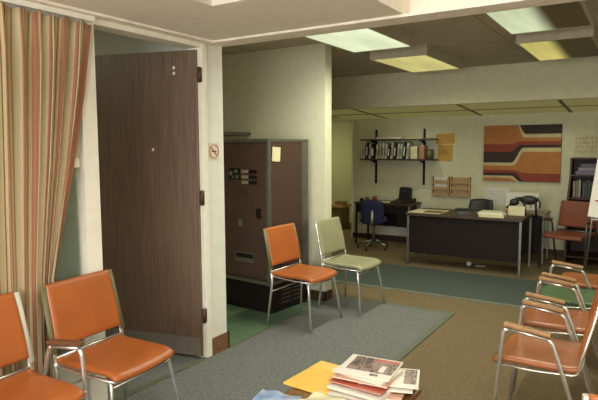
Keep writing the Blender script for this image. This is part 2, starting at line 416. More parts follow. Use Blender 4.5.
# ------------------------------------------------------------------ chairs
def slab(name, m, parent, fn, nu=20, nv=20, th=.045, edge=.22, **kw):
    """cushion: fn(u,v)->(point, normal), u,v in -1..1, thick in the middle and rounded at the border"""
    bm = bmesh.new(); top = []; bot = []
    def sp(k, n):
        t = -1 + 2 * k / n
        return math.copysign(1 - (1 - abs(t)) ** 1.6, t)
    for i in range(nu + 1):
        ra = []; rb = []
        for j in range(nv + 1):
            u, v = sp(i, nu), sp(j, nv)
            p, n = fn(u, v)
            d = min(1 - abs(u), 1 - abs(v))
            h = math.sqrt(max(0, 1 - (1 - min(1, d / edge)) ** 2)) * th / 2
            ra.append(bm.verts.new(p + n * h))
            rb.append(ra[-1] if d < 1e-6 else bm.verts.new(p - n * h))
        top.append(ra); bot.append(rb)
    for i in range(nu):
        for j in range(nv):
            bm.faces.new((top[i][j], top[i + 1][j], top[i + 1][j + 1], top[i][j + 1])).smooth = True
            try: bm.faces.new((bot[i][j], bot[i][j + 1], bot[i + 1][j + 1], bot[i + 1][j])).smooth = True
            except ValueError: pass
    mb = MB(); mb.bm.free(); mb.bm = bm
    return mb.build(name, m, parent, **kw)

def seat_fn(w, d):
    def fn(u, v):                       # u: depth (front +), v: width
        x = u * d / 2; ww = w / 2 * (1 - .03 * (1 + u) / 2)
        rnd = 1 - .06 * max(0, (abs(v) - .75) / .25) ** 2 * abs(u)
        z = .452 - .012 * (1 - v * v) - .022 * max(0, (u - .55) / .45) ** 2 + .012 * max(0, (-u - .55) / .45) ** 2
        return Vector((x * rnd, v * ww, z)), Vector((0, 0, 1))
    return fn
def back_fn(w, h, zb, xb, rec):
    def fn(u, v):                       # u: height, v: width
        t = (u + 1) / 2; z = zb + t * h
        x = xb - rec * t - (.006 * (1 - v * v)) + .008 * math.sin(t * math.pi)
        ww = w / 2 * (1 - .04 * t)
        return Vector((x, v * ww, z)), Vector((1, 0, rec / h)).normalized()
    return fn

def make_chair(kind, vinyl, arm=False, armm=None, metal=None, edge=None, w=.455):
    metal = metal or chrome_m; armm = armm or oak_m; edge = edge or metal
    t = empty(kind)
    slab('seat', vinyl, t, seat_fn(w, .44), th=.038, edge=.12)
    slab('backrest', vinyl, t, back_fn(w, .335, .522, -.214, .084), th=.036, edge=.12)
    hw = w / 2
    # seat and back frame: an L-shaped rail on each side, continuing up the back
    sfm = MB()
    for s in (-1, 1):
        sfm.tube([(.195, s * (hw - .02), .417), (.0, s * (hw - .01), .417), (-.208, s * (hw + .002), .437), (-.214, s * (hw + .006), .50), (-.298, s * (hw - .004), .852)], .0095, fillet=.05, flat=(.0075, .011) if edge is metal else (.006, .014))
    sfm.tube([(.19, -hw + .02, .415), (.19, hw - .02, .415)], .009)
    sfm.tube([(-.214, -hw, .475), (-.214, hw, .475)], .009)
    sfm.build('seat_frame', metal, t)
    if edge is not metal:
        for s in (-1, 1):
            MB().tube([(-.208, s * (hw + .010), .50), (-.292, s * (hw + .0), .853)], .01, flat=(.019, .010)).build('back_edge', edge, t)
    if arm:
        aw = hw + .022
        for s in (-1, 1):
            MB().tube([(.205, s * (aw + .012), .006), (.152, s * aw, .61), (.13, s * aw, .628)], .0115, fillet=.02).build('leg', metal, t)
            MB().tube([(-.285, s * (aw + .018), .006), (-.085, s * aw, .590), (-.06, s * aw, .606)], .0115, fillet=.02).build('leg', metal, t)
            MB().tube([(.135, s * aw, .630), (-.07, s * aw, .603)], .0105).build('arm_rail', metal, t)
            MB().box(-.115, .115, -.021, .021, -.009, .010, bev=.005, M=Matrix.Translation((.035, s * aw, .640)) @ Matrix.Rotation(-.11, 4, 'Y')).build('armrest', armm, t)
            MB().tube([(.178, s * aw, .42), (.15, s * (hw - .02), .417)], .008).build('bracket', metal, t)
            MB().tube([(-.148, s * aw, .425), (-.13, s * (hw - .01), .425)], .008).build('bracket', metal, t)
    else:
        for s in (-1, 1):
            MB().tube([(.12, s * (hw - .03), .412), (.165, s * (hw - .02), .405), (.225, s * (hw + .035), .006)], .0115, fillet=.03).build('leg', metal, t)
            MB().tube([(-.222, s * (hw + .004), .47), (-.20, s * (hw + .006), .40), (-.235, s * (hw + .04), .006)], .0115, fillet=.05).build('leg', metal, t)
        MB().tube([(.17, -hw + .015, .38), (.17, hw - .015, .38)], .007).build('stretcher', metal, t)
        MB().tube([(-.205, -hw - .01, .30), (-.205, hw + .01, .30)], .007).build('rear_stretcher', metal, t)
    # feet glides
    return t

def put(o, x, y, rz, label, cat='chair', group=None):
    o.location = (x, y, .004); o.rotation_euler = (0, 0, R(rz)); tag(o, label, cat, group); return o
row = 'armchairs in the row along the right side'
side = make_chair('waiting_room_chair', orange_m, edge=mat('olive_edge', (110, 104, 70), .5))
put(side, -2.405, 1.965, 4, 'orange vinyl side chair without arms standing between the striped curtain and the brown door')
c = copy_tree(side); put(c, -2.585, 4.22, -2, 'orange vinyl chair in front of the brown vending machine', 'chair', 'chairs by the alcove wall')
g_ch = make_chair('waiting_room_chair', olive_m)
put(g_ch, -2.435, 4.87, -2, 'pale grey-green vinyl side chair against the end of the white alcove wall', 'chair', 'chairs by the alcove wall')
b_ch = make_chair('armchair', orange_m, True, walnut_arm, edge=edge_m)
put(b_ch, -2.38, 1.36, 3, 'orange armchair with white back edge and brown armrest in front of the curtain')
a_ch = make_chair('armchair', orange_shade_m, True)
put(a_ch, -.455, 3.225, 180, 'orange armchair with chrome legs, nearest of the row facing the open floor', 'chair', row)
c = copy_tree(a_ch); put(c, -.47, 3.92, 180, 'orange armchair in the row between the nearest orange one and the green one', 'chair', row)
rs = make_chair('waiting_room_chair', orange_shade_m); put(rs, -.40, 5.17, 180, 'armless orange chair at the far end of the row, behind the green one', 'chair', row)
gg = make_chair('armchair', green_m, True)
put(gg, -.475, 4.57, 180, 'dark green vinyl armchair with wooden armrests in the row of orange ones', 'chair', row)
c = copy_tree(rs); put(c, .11, 2.06, 88, 'orange chair in the bottom right corner showing only the top of its back', 'chair')
f_ch = make_chair('armchair', redbrown_m, True, walnut_arm, metal=dull_chrome, w=.50)
put(f_ch, -.82, 7.80, -108, 'red-brown armchair in front of the dark bookcase at the far wall', 'chair')
k_ch = make_chair('armchair', black_m, True, mat('black_armrest', (30, 26, 24), .5), metal=mat('black_tube', (40, 36, 34), .4), w=.50)
put(k_ch, -.12, 7.72, -93, 'black armchair beside the red-brown one below the bookcase', 'chair')

# ------------------------------------------------------------------ vending machine
vm = empty('vending_machine', (-2.965, 4.205, 0), -6, 'tall brown cigarette vending machine with metal trim in the alcove', 'vending machine')
mach = mat('brown_machine_panel', (90, 66, 56), .5, c2=(80, 57, 48), scale=30)
mach2 = mat('brown_machine_side', (74, 55, 45), .35, var=.06)
W, D = .66, .59
MB().box(-W, 0, 0, D, .30, 1.65, bev=.006).build('cabinet', mach2, vm)
MB().box(-W + .045, -.035, -.012, .004, .34, 1.62, bev=.004).build('front_panel', mach, vm)
MB().box(-W + .03, -.02, .03, D - .01, .0, .30).build('base', deskdark, vm)
tm = MB().box(-.028, .006, -.018, .02, .28, 1.66, bev=.004).box(-W - .004, -W + .03, -.018, .02, .28, 1.66, bev=.004)
tm.box(-W, 0, -.016, .01, .285, .315).box(-W, 0, -.014, .01, 1.635, 1.662).box(.0, .006, D - .10, D, .28, 1.655, bev=.002).box(-.002, .006, 0, D, 1.635, 1.66).box(-.002, .006, 0, D, .285, .31)
tm.build('metal_trim', steel_m, vm)
lv = MB()
for k in range(5):
    z = .07 + k * .04
    lv.box(-.02, -.012, .18, .33, z, z + .014).box(-.02, -.012, .36, .5, z, z + .014)
lv.build('louvre', mat('louvre_metal', (74, 60, 54), .5), vm)  # louvre slats in one plain brown metal
MB().box(-.51, -.365, -.018, -.008, 1.275, 1.385, bev=.003).build('display_plate', deskdark, vm)
d = MB().cyl((-.475, -.018, 1.335), .022, -.012, 'y', 14).box(-.43, -.39, -.024, -.012, 1.34, 1.37).box(-.42, -.375, -.024, -.012, 1.288, 1.32).cyl((-.45, -.018, 1.30), .012, -.012, 'y', 12)
d.build('coin_mechanism', steel_m, vm)
for k in range(3):
    z = 1.34 - k * .052
    MB().box(-.335, -.255, -.026, -.01, z, z + .03, bev=.003).build('brand_label', mat('pale_label', (170, 150, 132), .5), vm)
    MB().box(-.24, -.145, -.026, -.01, z, z + .03, bev=.003).build('push_button', deskdark, vm)
MB().box(-.155, -.10, -.022, -.01, .915, 1.01, bev=.004).build('coin_return_slot', deskdark, vm)
MB().box(-.39, -.335, -.02, -.01, .82, .89, bev=.003).box(-.375, -.35, -.028, -.014, .845, .87, bev=.003).build('lock', steel_m, vm)
MB().box(-.435, -.185, -.022, -.010, .475, .575, bev=.004).build('delivery_tray', steel_m, vm)
MB().box(-.42, -.20, -.026, -.018, .52, .562).build('tray_opening', deskdark, vm)
nt_ = MB().box(0, .003, 0, .115, 0, .135).build('paper_note', cream_paper, label='cream paper note taped to the side of the brown vending machine', cat='note')
nt_.location = (-2.957, 4.235, 1.455); nt_.rotation_euler = (R(-4), 0, R(-6))

sh = MB().box(-4.25, -3.70, 4.25, 4.9, 1.715, 1.747).box(-4.2, -4.17, 4.3, 4.9, 1.66, 1.725)
sh.build('alcove_shelf', mat('grey_shelf_board', (78, 68, 52), .6), label='short grey shelf on the alcove wall just above the vending machine', cat='shelf')

# ------------------------------------------------------------------ front desk
dk = empty('office_desk', (-2.0, 7.05, 0), 0, 'large dark office desk with chrome legs facing the waiting area', 'desk')
MB().box(-.73, .75, -.03, .70, .67, .705, bev=.006).build('desk_top', desktop_m, dk)
MB().box(-.69, .71, .03, .05, .165, .67).build('modesty_panel', deskdark, dk)
MB().box(.30, .71, .06, .68, .20, .67, bev=.004).build('drawer_pedestal', deskdark, dk)
for x in (-.70, .725):
    for y in (.0, .67):
        MB().box(x - .014, x + .014, y - .014, y + .014, 0, .67, bev=.003).build('leg', steel_m, dk)
pl = MB().box(-2.72, -2.28, 7.08, 7.5, .706, .712); pl.build('paper_sheet', cream_paper, label='large pale blotter sheet on the corner of the dark office desk', cat='paper')
MB().box(-2.52, -2.29, 7.12, 7.3, .713, .722, bev=.002).build('brown_folder', wood_base, label='flat brown folder on the pale sheet of the office desk', cat='folder')
for i, (x, y, r, c, z) in enumerate(((-1.70, 7.40, 0, paper_m, .706), (-1.62, 7.14, 0, cream_paper, .706))):
    o = MB().box(-.15, .15, -.11, .11, 0, .03 + .01 * i, bev=.003).build('paper_tray', c, label=('low white paper tray beside the telephone on the dark desk', 'cream paper tray by the chrome-legged end of the dark desk')[i], cat='tray')
    o.location = (x, y, z); o.rotation_euler = (0, 0, R(r))
    MB().box(-.13, .13, -.09, .09, .03 + .01 * i, .042 + .01 * i).build('papers', cream_paper if i == 0 else paper_m, o)
ph = empty('telephone', (-2.0, 7.2, .706), 15, 'dark desk telephone standing on the front desk', 'telephone')
MB().prism([(-.09, 0), (.09, 0), (.08, .03), (.02, .055), (-.08, .05)], 'x', -.08, .08).build('body', black_m, ph)
MB().tube([(-.11, .0, .05), (-.10, .0, .072), (.10, .0, .072), (.11, .0, .05)], .013, fillet=.02).build('handset', black_m, ph)
st = MB().box(0, .20, 0, .005, 0, .12); o = st.build('name_card', cream_paper, label='cream card standing upright at the end of the dark desk', cat='card'); o.location = (-1.50, 7.42, .706); o.rotation_euler = (R(-12), 0, 0)
# crumpled paper on floor
cp = MB(); bmesh.ops.create_icosphere(cp.bm, subdivisions=2, radius=.035)
for v in cp.bm.verts: v.co *= random.uniform(.7, 1.15)
o = cp.build('crumpled_paper', paper_m, label='crumpled ball of white paper on the floor under the dark desk', cat='paper'); o.location = (-1.98, 7.42, .022)
o = MB().box(-.06, .06, -.03, .03, 0, .004).build('paper_scrap', paper_m, label='flat white scrap of paper on the floor beside the crumpled ball', cat='paper'); o.location = (-1.84, 7.46, -.005); o.rotation_euler = (0, 0, .5)

# swivel chairs
def swivel(name, loc, rz, m, label, bh, bw=.42, metal=None, top=.82):
    metal = metal or steel_m
    t = empty(name, loc, rz, label, 'office chair')
    slab('seat', m, t, lambda u, v: (Vector((.2 * u * (1 - .08 * v * v), .21 * v * (1 - .08 * u * u), .46 - .01 * (1 - v * v))), Vector((0, 0, 1))), nu=12, nv=12, th=.08, edge=.3)
    def bf(u, v):
        z = top - bh / 2 + u * bh / 2 * (1 - .12 * v * v * (1 if u > 0 else .3))
        return Vector((-.22 - .03 * u + .03 * v * v, bw / 2 * v * (1 - .10 * u * u), z)), Vector((1, 0, .1))
    slab('backrest', m, t, bf, nu=12, nv=12, th=.06, edge=.3)
    MB().tube([(-.04, 0, .40), (-.26, 0, .40), (-.28, 0, top - bh * .4)], .014, fillet=.04, flat=(.01, .028)).build('back_post', metal, t)
    MB().cyl((0, 0, .11), .022, .32).build('column', metal, t)
    bs = MB()
    for k in range(5):
        a = 2 * math.pi * k / 5 + .3
        bs.tube([(0, 0, .13), (.25 * math.cos(a), .25 * math.sin(a), .075)], .016)
    bs.build('base', metal, t)
    for k in range(5):
        a = 2 * math.pi * k / 5 + .3
        MB().cyl((.25 * math.cos(a), .25 * math.sin(a) - .012, .028), .028, .024, 'y', 12).build('caster', black_m, t)
    return t
swivel('office_chair', (-3.60, 7.92, 0), 108, blue_m, 'navy blue swivel office chair tucked in at the small dark desk', .38, .36, top=.78)
swivel('office_chair', (-2.08, 8.18, 0), -90, black_m, 'black round-backed office chair behind the large dark desk', .30, .36, top=.81)

# ------------------------------------------------------------------ typing desk at the far wall
td = empty('writing_desk', (-3.60, 8.42, 0), 0, 'small dark desk against the far wall below the book shelves', 'desk')
MB().box(-.47, .50, -.25, .27, .66, .69, bev=.004).build('desk_top', desktop_m, td)
MB().box(-.43, .46, .14, .155, .27, .66).build('modesty_panel', deskdark, td)
MB().box(.26, .46, -.21, .13, .32, .655, bev=.004).build('drawer_pedestal', deskdark, td)
MB().box(-.44, .46, -.235, -.215, .52, .66).build('apron', deskdark, td)
for x in (-.44, .47):
    for y in (-.22, .24):
        MB().box(x - .013, x + .013, y - .013, y + .013, 0, .66, bev=.003).build('leg', steel_m if x > 0 else deskdark, td)
bx = empty('desk_calculator', (-3.30, 8.38, .69), -12, 'black desk calculator with upright hooded back on the small dark desk', 'calculator')
MB().prism([(-.16, 0), (.16, 0), (.16, .07), (.06, .06), (-.16, .02)], 'x', -.14, .14).build('body', black_m, bx)
MB().prism([(.0, .05), (.10, .05), (.12, .20), (.08, .25), (.03, .23)], 'x', -.09, .09).build('hood', black_m, bx)
MB().box(-.06, .06, .02, .03, .12, .2).build('screen', mat('grey_screen', (60, 62, 66), .3), bx)
it = [((-3.99, 8.3), .03, .05, deskdark, 'small dark pencil cup on the end of the small dark desk', 'cup'),
      ((-3.95, 8.42), .033, .06, mat('grey_cup', (90, 80, 66), .5), 'squat grey tin beside the pencil cup on the small desk', 'tin'),
      ((-3.86, 8.52), .035, .07, mat('red_cup', (150, 60, 40), .5), 'small red cup on the small desk behind the navy chair', 'cup')]
for (x, y), r, h, m, lab, cat in it:
    o = MB().cyl((0, 0, 0), r, h, seg=16, r2=r * 1.1).cyl((0, 0, h), r * 1.1, .004, seg=16).build(cat, m, label=lab, cat=cat); o.location = (x, y, .69)
o = MB().box(-.14, .14, -.10, .10, 0, .008).build('paper_sheet', cream_paper, label='sheet of cream paper lying on the small desk beside the black calculator', cat='paper'); o.location = (-3.62, 8.36, .691); o.rotation_euler = (0, 0, .2)
o = MB().box(-4.15, -3.1, YF - .05, YF - .012, .10, .30).build('wall_heater', wall_m, label='low cream baseboard heater on the far wall beneath the small desk', cat='heater')

# ------------------------------------------------------------------ wall shelves with files
ws = empty('wall_shelf', (0, YF, 0), 0, 'dark two-tier wall shelf on metal uprights above the small desk', 'shelf')
for x in (-3.935, -3.09):
    MB().box(x - .016, x + .016, -.022, 0, .965, 1.875).build('upright', deskdark, ws)
MB().box(-4.12, -2.86, -.27, -.022, 1.69, 1.712).build('shelf_board', shelf_m, ws)
MB().box(-4.12, -2.86, -.27, -.022, 1.365, 1.387).build('shelf_board', shelf_m, ws)
for x in (-3.935, -3.09):
    for z in (1.69, 1.365):
        MB().prism([(-.022, z), (-.26, z), (-.022, z - .06)], 'x', x - .006, x + .006).build('bracket', deskdark, ws)
grp = 'files on the lower wall shelf'
fc = [(190, 188, 168), (40, 36, 34), (200, 198, 180), (32, 30, 30), (206, 202, 182), (190, 186, 160), (204, 200, 182), (208, 204, 186), (44, 42, 40), (196, 194, 170), (36, 34, 36), (202, 198, 176), (186, 184, 162), (30, 28, 28), (206, 202, 180)]
names = ['first', 'second', 'third', 'fourth', 'fifth', 'sixth', 'seventh', 'eighth', 'ninth', 'tenth', 'eleventh', 'twelfth', 'thirteenth', 'fourteenth', 'fifteenth', 'sixteenth', 'seventeenth', 'eighteenth', 'nineteenth', 'twentieth']
x = -4.07
for i, cc in enumerate(fc):
    th = .025 if i % 3 else .030
    if i == 3: th = .042
    h = .24 + .012 * ((i * 7) % 4); lean = (0, 5, 5, 0, 5, 6, 6, 6, 6, 5, 5, 6, 6, 5, 5)[i]
    m = mat('file_%d_%d' % (cc[0], cc[1]), cc, .6)
    o = MB().box(-th / 2, th / 2, -.09, .09, .003, h, bev=.002).build('file_binder', m)
    MB().box(-th / 2 + .004, th / 2 - .004, -.093, -.089, .05, h - .08).build('spine_label', paper_m if cc[0] < 100 else mat('grey_label', (120, 118, 104), .6), o)
    o.location = (x, YF - .15, 1.387 + abs(math.sin(R(lean))) * th / 2); o.rotation_euler = (0, R(lean), 0)
    tag(o, ('dark' if cc[0] < 100 else 'pale') + ' file binder standing on the lower wall shelf, %s from its left end' % names[i], 'binder', grp)
    x += th + (.0265 if i != 2 else .034)
# jars/boxes at the right of the lower shelf
o = MB().box(-.055, .055, -.07, .07, 0, .20, bev=.004).build('carton', cream_paper, label='cream carton on the lower wall shelf between the files and the green tin', cat='box'); o.location = (-3.19, YF - .15, 1.388)
o = MB().box(-.04, .04, -.07, .07, 0, .22, bev=.004).build('carton', mat('pink_box', (168, 120, 96), .6), label='narrow pinkish carton on the lower wall shelf next to the cream one', cat='box'); o.location = (-3.06, YF - .15, 1.388)
o = MB().cyl((0, 0, 0), .055, .14).cyl((0, 0, .14), .058, .015).build('tin', mat('olive_tin', (96, 92, 56), .5), label='round olive tin at the end of the lower wall shelf', cat='tin'); o.location = (-2.95, YF - .15, 1.388)
o = MB().box(-.22, .22, -.1, .1, 0, .03, bev=.004).build('paper_stack', paper_m, label='low stack of white papers lying on the upper wall shelf', cat='papers'); o.location = (-3.62, YF - .15, 1.713)
o = MB().box(-.15, .15, -.09, .09, 0, .012, bev=.003).build('paper_stack', cream_paper, label='thin cream papers on the upper wall shelf beside the white stack', cat='papers'); o.location = (-3.2, YF - .15, 1.713)

# papers and letter racks on the wall
def wallbox(name, x0, x1, z0, z1, m, label, cat, th=.004, rot=0):
    o = MB().box(-(x1 - x0) / 2, (x1 - x0) / 2, -th, 0, -(z1 - z0) / 2, (z1 - z0) / 2).build(name, m, label=label, cat=cat)
    o.location = ((x0 + x1) / 2, YF + .0008, (z0 + z1) / 2); o.rotation_euler = (0, R(rot), 0); return o
wallbox('wall_paper_sheet', -2.90, -2.60, 1.625, 1.79, kraft_m, 'wide yellow manila sheet pinned to the far wall, upper of two', 'paper', .004, -2)
wallbox('wall_paper_sheet', -2.87, -2.63, 1.35, 1.615, kraft_m, 'tall yellow manila sheet pinned to the far wall, lower of two', 'paper', .003)
wallbox('wall_paper_sheet', -2.12, -1.77, .70, .955, paper_m, 'faint white handwritten sheet on the far wall above the black office chair', 'paper', .003, 1)
pen = mat('pencil_line', (146, 143, 120), .8)
def scribble(x0, x1, z0, z1, rows, seed, y, th=.006, jit=1.0):
    rnd = random.Random(seed); m = MB()
    for r in range(rows):
        z = z1 - (r + .5) * (z1 - z0) / rows; hh = (z1 - z0) / rows * .3; x = x0
        while x < x1 - .02:
            wdt = rnd.uniform(.6, 1.4) * hh
            k = rnd.randint(0, 3)
            pts = [[(x, z - hh), (x, z + hh), (x + wdt, z + hh)], [(x, z + hh), (x + wdt * .5, z - hh), (x + wdt, z + hh)], [(x, z - hh), (x + wdt, z - hh), (x + wdt, z + hh)], [(x, z - hh), (x + wdt * .5, z + hh), (x + wdt, z - hh)]][k]
            m.tube([(p[0], y, p[1]) for p in pts], th / 2, seg=4)
            x += wdt + hh * rnd.choice((.5, .6, .5, 1.6))
    return m
o = bpy.data.objects['wall_paper_sheet.002']
s = scribble(-.15, .15, -.10, .10, 4, 3, -.004, .003); s.build('handwriting', pen, o, kind='stuff')
nt2 = wallbox('handwritten_notice', -.90, -.25, 1.46, 1.735, cream_paper, 'large handwritten notice on the far wall above the dark bookcase', 'notice', .004)
s = scribble(-.31, .30, -.12, .12, 4, 11, -.005, .006); s.build('handwriting', pen, nt2, kind='stuff')

for i, (xa, xb) in enumerate(((-2.935, -2.655), (-2.64, -2.33))):
    t = empty('letter_rack', ((xa + xb) / 2, YF, .80), 0, ('light wooden letter rack on the far wall, holding white papers', 'light wooden letter rack on the far wall, fuller brown one of the pair')[i], 'letter rack', 'wooden letter racks')
    w = (xb - xa) / 2
    fm = MB().box(-w, -w + .018, -.08, 0, 0, .31).box(w - .018, w, -.08, 0, 0, .31)
    for z in (0, .10, .20): fm.box(-w + .018, w - .018, -.08, 0, z, z + .012)
    fm.build('rack_frame', rack_m, t)
    for z in (.015, .115, .215):
        MB().box(-w + .018, w - .018, -.082, -.074, z + .0, z + .035).build('front_rail', rack_m, t)
        MB().box(-w + .03, w - .04, -.05, -.035, z, z + .085).build('papers', paper_m if i == 0 and z != .015 else rack_m, t)
    MB().box(-w + .018, w - .018, -.008, 0, 0, .30).build('back_board', rack_m if i else greenwall_m, t)

# ------------------------------------------------------------------ wall graphic
def graphic():
    x0, x1, z0, z1 = -2.145, -1.065, 1.062, 1.895
    P = {'o': 0, 'r': 1, 'd': 2, 'c': 3}
    def S(u, a, b): t = max(0, min(1, (u - a) / (b - a))); return t * t * (3 - 2 * t)
    def bounds(u):
        l = lambda a, b, c, d: a + (b - a) * S(u, c, d)
        top_dark = .16 * math.sqrt(S(u, .475, .56)) if u > .475 else 0
        top_cream = .225 * math.sqrt(S(u, .455, .54)) if u > .455 else 0
        return [(top_dark, 2), (top_cream, 3), (l(.335, .285, .36, .50), 0), (l(.475, .35, .36, .50), 1), (l(.665, .40, .38, .53), 2),
                (l(.72, .47, .40, .545), 3), (l(.80, .85, .40, .56), 0), (l(.85, 1, .42, .56), 1), (l(.90, 1.0, .38, .50), 2), (l(.94, 1.0, .36, .45), 3), (1, 0)]
    bm = bmesh.new(); n = 90
    for i in range(n):
        ua, ub = i / n, (i + 1) / n; A, B = bounds(ua), bounds(ub); pa = pb = 0
        for (va, k), (vb, _) in zip(A, B):
            va = max(va, pa); vb = max(vb, pb)
            if va - pa > 1e-5 or vb - pb > 1e-5:
                q = [(ua, pa), (ub, pb), (ub, vb), (ua, va)]
                q2 = []
                for p in q:
                    if not q2 or (abs(p[0] - q2[-1][0]) + abs(p[1] - q2[-1][1])) > 1e-6: q2.append(p)
                if len(q2) > 2:
                    f = bm.faces.new([bm.verts.new((x0 + (x1 - x0) * a, YF - .031, z1 + (z0 - z1) * b)) for a, b in q2]); f.material_index = k
            pa, pb = va, vb
    mb = MB(); mb.bm.free(); mb.bm = bm
    t = mb.box(x0, x1, YF - .0305, YF - .001, z0, z1, 4)
    return t.build('wall_panel', [mat('panel_orange', (176, 112, 58), .7), mat('panel_red', (136, 58, 38), .7), mat('panel_dark', (50, 32, 28), .7), mat('panel_cream', (196, 178, 134), .7), deskdark],
                   label='large wall panel with flowing orange, red, brown and cream bands', cat='wall art')
o = graphic()

# ------------------------------------------------------------------ bookcase
bc = empty('bookcase', (-.42, YF, 0), 0, 'dark brown bookcase with sloping sides at the far wall', 'bookcase')
bcm = mat('bookcase_wood', (84, 50, 36), .5, c2=(58, 36, 28), scale=6, stretch=(6, 6, 1))
W = .49
for s in (-1, 1):
    x = s * W
    MB().prism([(-.01, .0), (-.52, .0), (-.52, .82), (-.24, 1.18), (-.24, 1.42), (-.01, 1.42)], 'x', x - .012, x + .012).build('side_panel', bcm, bc)
MB().box(-W, W, -.02, -.01, 0, 1.42).build('back_panel', mat('bookcase_back', (50, 34, 30), .6), bc)
for z, d_ in ((.08, .50), (.52, .44), (.86, .34), (1.17, .24), (1.405, .24)):
    MB().box(-W + .012, W - .012, -d_, -.02, z, z + .018).build('shelf_board', bcm, bc)
hb = [((92, 84, 110), 'violet book lying flat at the bottom of the pile on the top shelf'), ((124, 116, 120), 'greyish book lying flat in the middle of the pile on the top shelf'), ((66, 60, 88), 'dark blue book lying on the top of the pile in the bookcase')]
z = 1.189
for i, (cc, lab) in enumerate(hb):
    o = MB().box(-.19, .19, -.09, .09, 0, .05, bev=.004).build('book', mat('book_%d' % cc[0], cc, .4), label=lab, cat='book', group='flat books on the top shelf')
    o.location = (-.66 + .03 * i, YF - .13, z); z += .051
    MB().box(.02, .186, -.0895, -.088, .008, .042).build('pages', cream_paper, o)
vb = [((150, 142, 118), 'cream'), ((120, 110, 90), 'tan'), ((160, 150, 124), 'ivory'), ((70, 74, 70), 'grey'), ((54, 60, 66), 'slate blue'), ((60, 66, 52), 'dark green'), ((84, 60, 44), 'brown')]
x = -.86
for i, (cc, nm) in enumerate(vb):
    th = .03
    o = MB().box(-th / 2, th / 2, -.08, .08, 0, .22 + .01 * (i % 3), bev=.003).build('book', mat('vbook_%d' % cc[0], cc, .5), label='upright %s book in the row on the bookcase shelf' % nm, cat='book', group='upright books in the bookcase')
    o.location = (x, YF - .15, .879); x += th + (.004 if i != 2 else .02)
mg = [(170, 160, 130), (110, 60, 40), (80, 84, 90), (160, 140, 100)]
for i, cc in enumerate(mg):
    o = MB().box(-.1, .1, -.13, .13, 0, .012, bev=.003).build('magazine', mat('lowmag_%d' % i, cc, .5), cat='magazine', group='magazines on the low shelf',
        label=('cream', 'rust red', 'grey-blue', 'tan')[i] + ' magazine lying on the low shelf of the bookcase')
    o.location = (-.75 + .22 * i, YF - .2, .539)

# small side table behind the desk with picture and lamp
stb = empty('side_table', (-1.38, 8.22, 0), 0, 'small dark side table behind the end of the large desk', 'table')
MB().box(-.22, .24, -.24, .24, .65, .675, bev=.004).build('table_top', mat('grey_top', (126, 116, 88), .5), stb)
MB().box(-.18, .17, -.20, .22, .18, .64).build('cabinet', deskdark, stb)
for x in (-.20, .22):
    for y in (-.22, .22): MB().box(x - .01, x + .01, y - .01, y + .01, 0, .65).build('leg', steel_m, stb)
pc = empty('picture_board', (-1.52, 8.43, .678), 0, 'white picture board leaning on the wall on the small side table', 'picture')
MB().box(-.22, .22, 0, .012, 0, .245, M=Matrix.Rotation(R(-10), 4, 'X')).build('board', paper_m, pc)
fg = MB().tube([(-.13, -.006, .06), (-.10, -.006, .13), (-.02, -.010, .17), (.08, -.014, .18), (.12, -.012, .12), (.13, -.006, .03)], .02, fillet=.05, flat=(.02, .004))
fg.build('dark_arch', black_m, pc)
lp = empty('desk_ornament', (-1.36, 7.5, .706), 0, 'black arched animal-shaped ornament at the end of the dark desk', 'ornament')
body = MB().sphere((.07, 0, .145), .06, (1.35, .6, .75)).sphere((-.06, 0, .12), .035, (1.3, .8, 1)).tube([(.0, 0, .155), (-.04, 0, .15), (-.08, 0, .10), (-.105, 0, .075)], .02)
for dx, dy in ((.12, .02), (.13, -.02), (.02, .02), (.03, -.02)): body.tube([(dx, dy, .13), (dx + .01, dy, .06), (dx + .012, dy, 0)], .011)
body.sphere((-.11, 0, .07), .018, (1.5, .9, .9)).tube([(.14, 0, .17), (.17, 0, .12), (.165, 0, .07)], .007)
body.build('body', black_m, lp)
lp.scale = (1.35, 1.35, 1.35)
o = MB().cyl((0, 0, 0), .045, .10, seg=16, r2=.05).build('cup', mat('pink_cup', (190, 150, 120), .5), label='pinkish cup beside the black ornament on the dark desk', cat='cup'); o.location = (-1.53, 7.62, .706)
MB().cyl((0, 0, .10), .05, .004, seg=16).build('rim', paper_m, o)

# corridor counter seen past the alcove wall
cc_ = empty('counter', (-5.35, 9.6, 0), 0, 'low wooden counter in the yellowish passage beyond the alcove wall', 'counter')
MB().box(-.5, .42, -.18, .2, .42, .47, bev=.004).build('counter_top', rack_m, cc_)
MB().box(-.48, .38, -.15, .18, 0, .42).build('cabinet', mat('olive_brown_panel', (112, 92, 60), .6), cc_)
o = MB().box(-.10, .10, -.07, .07, 0, .06, bev=.01).build('basket', mat('tan_basket', (160, 120, 70), .8), label='small tan basket on the low counter in the passage', cat='basket'); o.location = (-5.02, 9.52, .47)
MB().box(-.105, .105, -.075, .075, .052, .066, bev=.004).build('rim', wood_base, o)

